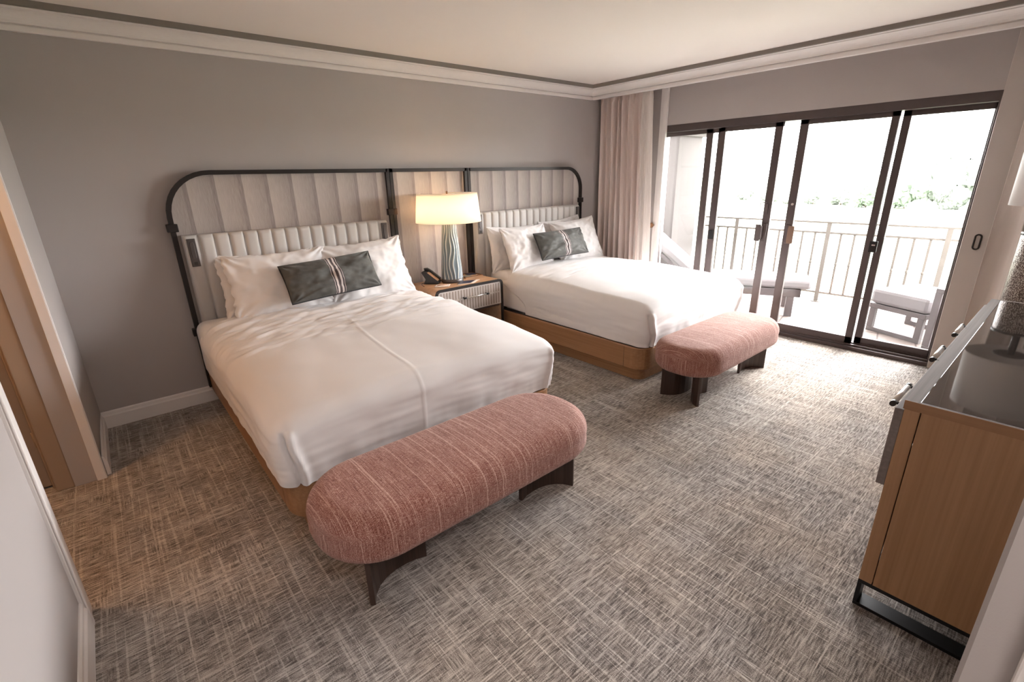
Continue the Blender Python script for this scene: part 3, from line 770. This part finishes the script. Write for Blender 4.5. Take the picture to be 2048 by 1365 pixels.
def place_pillow(name, mesh_m, mat, pos, tilt, yaw, roll, label, cat, group, piping=None):
    o = mesh_m.build(name, mat, merge=True)
    o.matrix_world = Matrix.Translation(pos) @ Matrix.Rotation(yaw, 4, 'Z') @ Matrix.Rotation(tilt, 4, 'X') @ Matrix.Rotation(roll, 4, 'Y')
    tag(o, label, cat, group)
    return o
G = 'white bed pillows'
def pil(pos, W, H, T, tilt, yaw, roll, seed, label, fl=0.0, wr=1.0):
    return place_pillow('pillow', pillow_mesh(W, H, T, seed, wr * 1.6, fl), M['sheet'], pos, R(tilt), R(yaw), R(roll), label, 'pillow', G)
# bed 1
pil((1.235, -.205, .905), .74, .50, .09, -14, 0, 1, 2, 'white pillow at the left, against the left headboard behind another pillow', 1.0)
pil((1.275, -.345, .925), .76, .50, .17, -22, 0, 0, 5, 'front left white pillow on the bed nearest the camera', 1.5)
pil((1.915, -.205, .905), .74, .50, .09, -14, 0, -1, 9, 'rear right white pillow on the bed nearest the camera', .5)
pil((1.965, -.35, .925), .78, .53, .17, -24, 0, -2, 12, 'front right white pillow with a peaked corner on the bed nearest the camera', 1.0)
# bed 2
pil((3.74, -.205, .905), .68, .50, .09, -12, 0, 2, 21, 'rearmost left white pillow on the far bed, next to the lamp', .5)
pil((3.83, -.345, .915), .70, .50, .17, -22, 4, 0, 25, 'front left white pillow on the far bed', .5)
pil((4.52, -.205, .935), .70, .50, .09, -12, 0, -4, 31, 'rear right white pillow on the far bed, leaning on the headboard', .5)
pil((4.60, -.36, .925), .72, .52, .16, -22, -4, -3, 34, 'front right white pillow on the far bed, next to the drapes', .5)
def lumbar(pos, tilt, yaw, roll, seed, label):
    W, H, T = .72, .305, .14
    o = place_pillow('lumbar_cushion', pillow_mesh(W, H, T, seed, 1.5, 0, sharp=.42, cx_=.025, cz_=.035), M['lumbar'], pos, R(tilt), R(yaw), R(roll), label, 'cushion', 'grey striped lumbar cushions')
    pts = []
    def edge(a, b): return (a * W / 2 * (1 - .025 * (1 - b * b)), 0, b * H / 2 * (1 - .035 * (1 - a * a)))
    for k in range(20): pts.append(edge(-1 + k / 10, -1))
    for k in range(10): pts.append(edge(1, -1 + k / 5))
    for k in range(20): pts.append(edge(1 - k / 10, 1))
    for k in range(10): pts.append(edge(-1, 1 - k / 5))
    p = MB().tube(pts, .0055, 8, closed=True).build('piping', M['piping']); p.parent = o
    return o
lumbar((1.605, -.51, .945), -30, 0, -3, 3, 'dark grey striped lumbar cushion on the bed nearest the camera')
lumbar((4.20, -.50, .935), -28, -2, -1, 8, 'dark grey striped lumbar cushion on the far bed')

# ------------------------------------------------------------------ benches
def make_bench():
    e = empty('bench', (0, 0, 0))
    # padded seat: superellipse plan, rounded edge
    Lx, Ly, z0, z1 = .735, .285, .240, .458
    def plan(t, inset):
        # stadium outline, inset inwards
        c, s = math.cos(t), math.sin(t); p = 2.6
        rr = .285; hx = Lx - rr
        # direction based stadium
        x = hx * (1 if c > 0 else -1) * min(1, abs(c) * 3.2) if abs(s) > 0 else hx * (1 if c > 0 else -1)
        return x, c, s
    n = 96; outline = []
    rr = .262; hx, hy = Lx - rr, Ly - rr
    for k in range(n):
        t = 2 * PI * k / n
        # walk a rounded rectangle evenly by arc length
        per = [2 * hy, PI / 2 * rr, 2 * hx, PI / 2 * rr] * 2; tot = sum(per); s = tot * k / n; i = 0
        while s > per[i]: s -= per[i]; i += 1
        q = [(Lx, -hy, 0, 1), None, (hx, Ly, -1, 0), None, (-Lx, hy, 0, -1), None, (-hx, -Ly, 1, 0), None][i]
        if q: x, y = q[0] + q[2] * s, q[1] + q[3] * s; nx_, ny_ = (q[3], -q[2])
        else:
            cx, cy, a0 = [(hx, hy, 0), (-hx, hy, 90), (-hx, -hy, 180), (hx, -hy, 270)][i // 2]
            a = R(a0) + s / rr; x, y = cx + rr * math.cos(a), cy + rr * math.sin(a); nx_, ny_ = math.cos(a), math.sin(a)
        outline.append((x, y, nx_, ny_))
    prof = []
    re = .095; rb = .07
    for k in range(9): a = R(90 * k / 8); prof.append((re - re * math.sin(a), z1 - re * (1 - math.cos(a)) * .95 + 0))
    prof = [(re * (1 - math.sin(R(90 * k / 8))), z1 - re * (1 - math.cos(R(90 * k / 8)))) for k in range(9)]
    prof += [(0 + .004, (z1 - re + z0 + rb) / 2)]
    prof += [(rb * (1 - math.cos(R(90 * k / 6))), z0 + rb - rb * math.sin(R(90 * k / 6))) for k in range(7)]
    P = []
    for ins, z in prof:
        P.append([(x - nx_ * ins, y - ny_ * ins, z) for x, y, nx_, ny_ in outline])
    # close top and bottom with shrinking rings
    def rings(z, ins0, dome):
        out = []
        for k in range(1, 9):
            f = 1 - k / 8
            out.append([((x - nx_ * ins0) * (f * .999 + .001) + (0 if abs(x) < 0 else 0), (y - ny_ * ins0) * (f * .999 + .001), z + dome * (1 - f ** 2)) for x, y, nx_, ny_ in outline])
        return out
    topr = rings(z1, re, .012)[::-1]; botr = rings(z0, rb, 0)
    # position along the cloth: x on the top, distance around the outline on the side band
    arcl = []
    for (x, y, nx_, ny_) in outline:
        if abs(x) <= hx + 1e-6: arcl.append(x)
        else:
            a = math.atan2(abs(nx_), abs(ny_)); arcl.append((1 if x > 0 else -1) * (hx + rr * a))
    m = MB(); allr = topr + P + botr; m.grid(allr, closed_v=True); so_ = m.build('seat', M['bench'], e)
    wa = so_.data.attributes.new('weft', 'FLOAT', 'POINT'); q = 0
    for ri, row in enumerate(allr):
        kside = ri - len(topr)
        bl_ = 0 if kside < 7 else 1
        for j, pnt in enumerate(row): wa.data[q].value = pnt[0] * (1 - bl_) + arcl[j] * bl_; q += 1
    # curved plate legs, back to back
    base = [(0, -.165), (.028, -.115), (.065, -.078), (.11, -.053), (.165, -.040), (.22, -.038), (.27, -.044), (.322, -.062)]
    for sx in (-1, 1):
        for sy in (1, -1):
            pts = []
            for (x, y) in base: pts.append((sx * (.61 - x), sy * y))
            th = .022; out = []
            for i, p in enumerate(pts):
                a = pts[max(0, i - 1)]; b = pts[min(len(pts) - 1, i + 1)]; dx, dy = b[0] - a[0], b[1] - a[1]; l = math.hypot(dx, dy)
                nx_, ny_ = -dy / l, dx / l
                if ny_ * sy > 0: nx_, ny_ = -nx_, -ny_
                out.append((p[0] + nx_ * th, p[1] + ny_ * th))
            MB().prism(pts + out[::-1], 0, .25).build('leg', M['dark_wood'], e, .002)
    return e
b1 = make_bench(); b1.location = (1.395, -2.555, 0); tag(b1, 'rose woven oval bench on dark curved legs at the foot of the nearest bed', 'bench', 'benches')
b2 = copy_tree(b1); b2.location = (3.935, -2.54, 0); b2.scale = (.93, .93, 1.0); tag(b2, 'rose woven oval bench at the foot of the bed by the balcony', 'bench', 'benches')

# ------------------------------------------------------------------ nightstand
nx0, nx1, nyf, nyb, nzt = 2.50, 3.29, -.55, -.085, .68
ns = empty('nightstand', ((nx0 + nx1) / 2, (nyf + nyb) / 2, 0)); tag(ns, 'wooden nightstand with waterfall edges and ribbed drawer between the beds', 'nightstand')
def shell(x0, x1, r, z0, z1, th):
    o = [(x0, z0)] + [(x0 + r + r * math.cos(R(a)), z1 - r + r * math.sin(R(a))) for a in range(180, 89, -10)] + [(x1 - r + r * math.cos(R(a)), z1 - r + r * math.sin(R(a))) for a in range(90, -1, -10)] + [(x1, z0)]
    ri = r - th
    i = [(x1 - th, z0)] + [(x1 - r + ri * math.cos(R(a)), z1 - r + ri * math.sin(R(a))) for a in range(0, 91, 10)] + [(x0 + r + ri * math.cos(R(a)), z1 - r + ri * math.sin(R(a))) for a in range(90, 181, 10)] + [(x0 + th, z0)]
    return o + i
def yprism(m, pts, y0, y1):
    n = len(pts); o = len(m.v); m.v += [(x, y0, z) for x, z in pts] + [(x, y1, z) for x, z in pts]
    h = n // 2
    for i in range(n):
        j = (i + 1) % n; m.f.append((o + i, o + j, o + n + j, o + n + i)); m.mi.append(m.mat); m.sm.append(False)
    for i in range(h - 1):
        m.f.append((o + i, o + i + 1, o + n - 2 - i, o + n - 1 - i)); m.f.append((o + n + i, o + n + n - 1 - i, o + n + n - 2 - i, o + n + i + 1)); m.mi += [m.mat] * 2; m.sm += [False] * 2
    return m
yprism(MB(), shell(nx0, nx1, .05, .02, nzt, .022), nyf + .012, nyb).build('top', M['ns_top'], ns)
yprism(MB(), shell(nx0 - .001, nx1 + .001, .051, .0, nzt + .001, .024), nyf - .004, nyf + .012).build('front_trim', M['bronze'], ns)
MB().box(nx0 + .024, nx1 - .024, nyf + .03, nyb, .40, .425).box(nx0 + .024, nx1 - .024, nyb - .012, nyb, .2, nzt - .03).box(nx0 + .024, nx1 - .024, nyf + .03, nyb, .13, .15).build('carcass', M['dark_wood'], ns)
dr = MB()
dr.box(nx0 + .026, nx1 - .026, nyf + .002, nyf + .022, .430, .655)
dr.mat = 1
kx = 22
for r_, (za, zb) in enumerate(((.560, .645), (.440, .548))):
    for k in range(kx):
        xc = nx0 + .055 + (nx1 - nx0 - .11) * k / (kx - 1); pts = []
        for q in range(16):
            a = 2 * PI * q / 16; pts.append((xc + .0085 * math.cos(a), (za + zb) / 2 + .0085 * math.sin(a) + ((zb - za) / 2 - .0085) * (1 if math.sin(a) >= 0 else -1)))
        o = len(dr.v); dr.v += [(x, nyf + .0005, z) for x, z in pts]; dr.f.append(tuple(o + i for i in range(16))); dr.mi.append(1); dr.sm.append(False)
drw = dr.build('drawer', [M['drawer_face'], M['drawer_slot']], ns)
hm = MB().tube([(2.80, nyf - .035, .567), (3.07, nyf - .035, .567)], .006, 10).build('handle', M['nickel'], drw)
for xq in (2.80, 3.07): MB().tube([(xq - .015, nyf - .035, .567), (xq + .015, nyf - .035, .567)], .009, 10).tube([(xq, nyf - .035, .567), (xq, nyf + .003, .567)], .006, 8).build('handle_post', M['black'], drw)
Z0 = nzt + .001
# lamp on the nightstand
lx, ly = 2.862, -.285
lp = empty('table_lamp', (lx, ly, Z0)); tag(lp, 'lit table lamp with white drum shade and ridged blue-grey base on the nightstand', 'lamp', 'table lamps')
MB().lathe([(.108, 0), (.110, .004), (.110, .032), (.106, .036)], (lx, ly, Z0), 48).build('base', M['reader'], lp)
P = []; att = []
nr, nz = 240, 70
for i in range(nz + 1):
    t = i / nz; z = .036 + .53 * t; r0 = .104 - .040 * t; row = []
    for j in range(nr):
        a = 2 * PI * j / nr
        ph = a * 17 + 1.6 * math.sin(t * 7 + a * 3) + 1.1 * math.sin(t * 13 - a * 2)
        v = .5 + .5 * math.cos(ph); v = v ** 2.0
        att.append(v); rr_ = r0 + .0045 * v; row.append((lx + rr_ * math.cos(a), ly + rr_ * math.sin(a), Z0 + z))
    P.append(row)
m = MB(); m.grid(P, closed_v=True, flip=True)
bo = m.build('lamp_body', M['ridge'], lp)
at = bo.data.attributes.new('ridge', 'FLOAT', 'POINT')
for i, v in enumerate(att): at.data[i].value = v
MB().lathe([(.064, 0), (.05, .012), (.012, .02), (.012, .075)], (lx, ly, Z0 + .566), 24).build('neck', M['nickel'], lp)
def drum(c, rb_, rt_, z0, z1, th=.003):
    m = MB(); n = 64
    prof = [(rb_, z0), (rt_, z1), (rt_ - th, z1), (rb_ - th, z0)]
    P = [[(c[0] + r * math.cos(2 * PI * j / n), c[1] + r * math.sin(2 * PI * j / n), z) for j in range(n)] for r, z in prof]
    m.grid(P, closed_u=True, closed_v=True); return m
drum((lx, ly), .312, .285, 1.258, 1.522).build('lamp_shade', M['shade'], lp)
m = MB()
for z in (1.512,):
    for k in range(3):
        a = 2 * PI * k / 3 + .4; m.tube([(lx, ly, z), (lx + .282 * math.cos(a), ly + .282 * math.sin(a), z)], .002, 6)
for zz in (1.262, 1.506): MB().lathe([(.281 if zz > 1.4 else .306, 0), (.281 if zz > 1.4 else .306, .002)], (lx, ly, zz), 48).build('added_diffuser', M['shade'], lp)  # added discs that weaken the bulb light leaving the shade's open ends
hp = [(lx + .012, ly, 1.30), (lx + .055, ly, 1.36), (lx + .055, ly, 1.44), (lx, ly, 1.51), (lx - .055, ly, 1.44), (lx - .055, ly, 1.36), (lx - .012, ly, 1.30)]
m.tube(hp, .002, 6); m.build('harp', M['nickel'], lp)
MB().lathe([(.004, 0), (.010, .004), (.010, .022), (.006, .028)], (lx, ly, 1.512), 16).build('finial', M['brown'], lp)
MB().lathe([(.013, 0), (.015, .03), (.028, .06), (.030, .085), (.02, .108), (.004, .115)], (lx, ly, 1.318), 20).build('bulb', M['bulb'], lp)
point_light('lamp_bulb_light', (lx - .0, ly, 1.385), 200, (1, .84, .66), .035)

# telephone
ph = empty('telephone', (2.665, -.215, Z0)); tag(ph, 'black desk telephone with tan keypad left of the lit lamp', 'telephone')
ang = R(-38)
def ploc(m, name, mat, par, bevel=0):
    o = m.build(name, mat, None, bevel); o.parent = par; return o
ph.rotation_euler = (0, 0, R(-48))
# local: +x towards the front edge of the phone
sec = [(-.065, 0), (.07, 0), (.082, .010), (.078, .026), (-.030, .112), (-.072, .122), (-.085, .112), (-.045, .045)]
def xz(m, sec, y0, y1):
    n = len(sec); o = len(m.v); m.v += [(x, y0, z) for x, z in sec] + [(x, y1, z) for x, z in sec]
    for i in range(n): j = (i + 1) % n; m.f.append((o + i, o + j, o + n + j, o + n + i)); m.mi.append(0); m.sm.append(False)
    m.f.append(tuple(o + i for i in range(n))[::-1]); m.f.append(tuple(o + n + i for i in range(n))); m.mi += [0, 0]; m.sm += [False] * 2
    return m
ploc(xz(MB(), sec, -.050, .065), 'phone_body', M['phone'], ph, .004)
ploc(xz(MB(), [(-.078, .124), (-.030, .114), (.076, .030), (.082, .044), (.062, .060), (-.012, .120), (-.050, .142), (-.082, .140)], .026, .065), 'handset', M['phone'], ph, .005)
ploc(xz(MB(), [(-.026, .1085), (.072, .0305), (.0745, .0335), (-.0235, .1115)], -.044, .018), 'keypad', M['keys'], ph, .0008)
co = [(2.64, -.21, Z0 + .008), (2.60, -.18, Z0 + .006), (2.56, -.20, Z0 + .005), (2.53, -.26, Z0 + .005), (2.52, -.32, Z0 + .005)]
cd = MB().tube(co, .003, 6).build('cord', M['phone']); cd.parent = ph; cd.matrix_local = (Matrix.Translation((2.665, -.215, Z0)) @ Matrix.Rotation(R(-48), 4, 'Z')).inverted()
def quad(name, pts, z, h, mat, label, cat, group=None):
    m = MB(); slab(m, pts, z, z + h); o = m.build(name, mat, None, .0006); tag(o, label, cat, group); return o
quad('notepad', [(2.58, -.40), (2.69, -.48), (2.76, -.40), (2.65, -.33)], Z0, .004, M['paper'], 'small white notepad with a pencil on it in front of the telephone', 'notepad')
tag(MB().tube([(2.62, -.385, Z0 + .0075), (2.71, -.415, Z0 + .0075)], [.0032, .0028], 8).build('pencil', M['pencil']), 'wooden pencil lying on the white notepad', 'pencil')
quad('folder', [(2.80, -.47), (2.95, -.52), (3.10, -.42), (2.95, -.37)], Z0, .002, M['paper'], 'white folded card under the dark card in front of the lamp', 'card')
quad('card', [(2.80, -.45), (2.93, -.50), (3.05, -.42), (2.92, -.375)], Z0 + .003, .002, M['card'], 'dark blue card lying in front of the lamp base', 'card')
tr = empty('tray', (3.13, -.20, Z0)); tag(tr, 'thin wooden tray at the right rear corner of the nightstand', 'tray')
MB().box(3.02, 3.24, -.29, -.10, Z0, Z0 + .005).build('tray_base', M['ns_top'], tr); MB().box(3.02, 3.026, -.29, -.10, Z0 + .005, Z0 + .014).box(3.234, 3.24, -.29, -.10, Z0 + .005, Z0 + .014).box(3.026, 3.234, -.29, -.284, Z0 + .005, Z0 + .014).box(3.026, 3.234, -.106, -.10, Z0 + .005, Z0 + .014).build('tray_rim', M['brown'], tr)
quad('booklet', [(3.04, -.27), (3.12, -.27), (3.12, -.19), (3.04, -.19)], Z0 + .006, .006, M['card2'], 'grey booklet in the front of the wooden tray', 'booklet', 'booklets in the tray')
quad('booklet', [(3.13, -.19), (3.22, -.19), (3.22, -.12), (3.13, -.12)], Z0 + .006, .008, M['card'], 'dark booklet in the rear of the wooden tray', 'booklet', 'booklets in the tray')
tag(MB().tube([(3.15, -.265, Z0 + .010), (3.215, -.225, Z0 + .010)], .0035, 8).build('pen', M['keys']), 'tan pen lying in the wooden tray', 'pen')

# ------------------------------------------------------------------ dresser
X0, X1, YF, YK, ZT2 = 2.25, 4.22, -4.00, -4.515, .90
ds = empty('dresser', (3.2, -4.25, 0)); tag(ds, 'brown oak dresser with smoked glass top and black sled legs at the right', 'dresser')
MB().box(X0, X0 + .022, YK, -4.046, .125, .868).build('side_panel', M['oak'], ds, .001)
MB().box(X0, X0 + .022, -4.043, YF, .125, .868).build('corner_post', M['oak'], ds, .002)
MB().box(X1 - .022, X1, YK, YF, .125, .868).build('side_panel', M['oak'], ds, .001)
MB().box(X0 + .022, X1 - .022, YK, YK + .012, .125, .868).build('back_panel', M['oak'], ds)
MB().box(X0 + .022, X1 - .022, YK + .012, YF - .03, .125, .147).build('bottom_panel', M['oak_x'], ds)
MB().box(X0, X1, YK, YF + .004, .868, .895).box(X0, X1, YF - .035, YF + .004, .895, ZT2).box(X0, X0 + .012, YK, YF - .035, .895, ZT2).box(X1 - .02, X1, YK, YF - .035, .895, ZT2).build('top_frame', M['oak_pale'], ds)
MB().box(X0 - .0015, X0 + .001, YK, YF + .004, .868, ZT2).build('edge_band', M['oak_y'], ds)
MB().box(X0 + .013, X1 - .021, YK, YF - .0355, .8955, ZT2 - .0004).build('glass_top', M['dark_glass'], ds, .001)
wd = (X1 - X0) / 3
for k in range(3):
    a, b = X0 + wd * k + .002, X0 + wd * (k + 1) - .002
    dwr = MB().box(a, b, YF, YF + .026, .556, .862).build('drawer', M['oak_pale'], ds, .002)
    xc = (a + b) / 2
    xc = [2.56, 3.22, 3.74][k]
    MB().tube([(xc - .10, YF + .062, .80), (xc + .10, YF + .062, .80)], .010, 16).build('handle', M['nickel'], dwr)
    for q in (-1, 1):
        MB().tube([(xc + q * .10, YF + .062, .80), (xc + q * .125, YF + .062, .80)], .0105, 16).tube([(xc + q * .104, YF + .026, .80), (xc + q * .104, YF + .062, .80)], .006, 8).build('handle_cap', M['bronze'], dwr)
    MB().box(a, b, YF - .02, YF, .15, .552).build('door', M['oak'], ds, .002)
for xs in (X0 + .001, X1 - .072):
    MB().box(xs, xs + .07, YK, YF + .0, .108, .125).box(xs, xs + .07, YK, YF, 0, .014).box(xs, xs + .07, YF - .014, YF, .014, .108).box(xs, xs + .07, YK, YK + .014, .014, .108).build('leg', M['black'], ds, .001)

# second lamp, on a small table beyond the dresser
L2 = (4.90, -4.125)
st = empty('side_table', (L2[0], L2[1], 0)); tag(st, 'small round dark side table under the unlit lamp beyond the dresser', 'table')
MB().lathe([(.20, 0), (.205, .01), (.205, .03), (.2, .035)], (L2[0], L2[1], .60), 48).build('table_top', M['dark_wood'], st)
MB().lathe([(.03, 0), (.025, .3), (.03, .585)], (L2[0], L2[1], .015), 20).build('leg', M['black'], st)
MB().lathe([(.16, 0), (.16, .012), (.03, .02)], (L2[0], L2[1], 0), 40).build('base', M['black'], st)
l2 = empty('table_lamp', (L2[0], L2[1], .636)); tag(l2, 'unlit lamp with white drum shade and woven silver body beyond the dresser', 'lamp', 'table lamps')
MB().lathe([(.155, 0), (.155, .014), (.14, .02)], (L2[0], L2[1], .636), 48).build('base', M['bronze'], l2)
MB().lathe([(.132, .0), (.132, .55), (.128, .56)], (L2[0], L2[1], .656), 64).build('lamp_body', M['woven'], l2)
MB().lathe([(.135, 0), (.135, .015), (.10, .02)], (L2[0], L2[1], 1.216), 48).build('body_cap', M['bronze'], l2)
MB().lathe([(.02, 0), (.02, .16)], (L2[0], L2[1], 1.23), 16).lathe([(.09, 0), (.09, .006)], (L2[0], L2[1], 1.39), 32).build('neck', M['bronze'], l2)
drum(L2, .235, .235, 1.400, 1.785).build('lamp_shade', M['shade2'], l2)

# ------------------------------------------------------------------ drapes
def drape(name, ya, yb, xb, z0, z1, folds, amp, seed, mat, n=420, header=True, flare=0.0, warp=.35):
    m = MB(); P = []; rows = 60
    for i in range(rows + 1):
        t = i / rows; z = z0 + (z1 - z0) * t; row = []
        for j in range(n + 1):
            u = j / n
            uu = u + warp / folds * fbm(u * folds * .45 + seed, t * .8, seed, 2)
            a = 2 * PI * folds * uu
            am = amp * (.75 + .5 * fbm(u * 6 + seed, t * 1.3, 3, 2))
            if header and t > .955: am *= .55
            s = math.sin(a); v = (abs(s) ** .7) * (1 if s > 0 else -1)
            x = xb + am * v + .0012 * fbm(u * 30, t * 5, seed)
            y = ya + (yb - ya) * (u + flare * (1 - t) * (u - .5) * 0) + (yb - ya) * flare * (1 - t) * u
            y += .25 * amp * math.cos(a) * (1 if not header or t <= .955 else .5)
            row.append((x, y, z))
        P.append(row)
    m.grid(P); o = m.build(name, mat)
    md = o.modifiers.new('cloth', 'SOLIDIFY'); md.thickness = .003
    return o
dl = drape('drape', -.04, -.66, 5.34, .02, 2.58, 8, .058, 2, M['curtain'], flare=.16, warp=.22)
tag(dl, 'gathered pinkish beige drape in the corner left of the balcony doors', 'drape', 'drapes')
dm_ = drape('drape', -.67, -.80, 5.31, .02, 2.58, 1.2, .022, 5, M['curtain_lining'], n=120, flare=.95, warp=.1)
tag(dm_, 'flat greige end panel of drape next to the balcony door jamb', 'drape', 'drapes')
dr_ = drape('drape', -3.83, -4.49, 5.32, .02, 2.58, 3.2, .10, 9, M['curtain_lining'], n=240, header=False)
tag(dr_, 'softly folded greige drape behind the unlit lamp', 'drape', 'drapes')
kn = MB().lathe([(.012, 0), (.014, .02), (.024, .03), (.022, .045), (.008, .05)], (0, 0, 0), 20).build('holdback_knob', M['brown']); kn.matrix_world = Matrix.Translation((5.50, -.80, 1.05)) @ Matrix.Rotation(R(-90), 4, 'Y') @ Matrix.Scale(1.3, 4)
tag(kn, 'brown drape holdback knob on the jamb beside the left drape', 'knob')
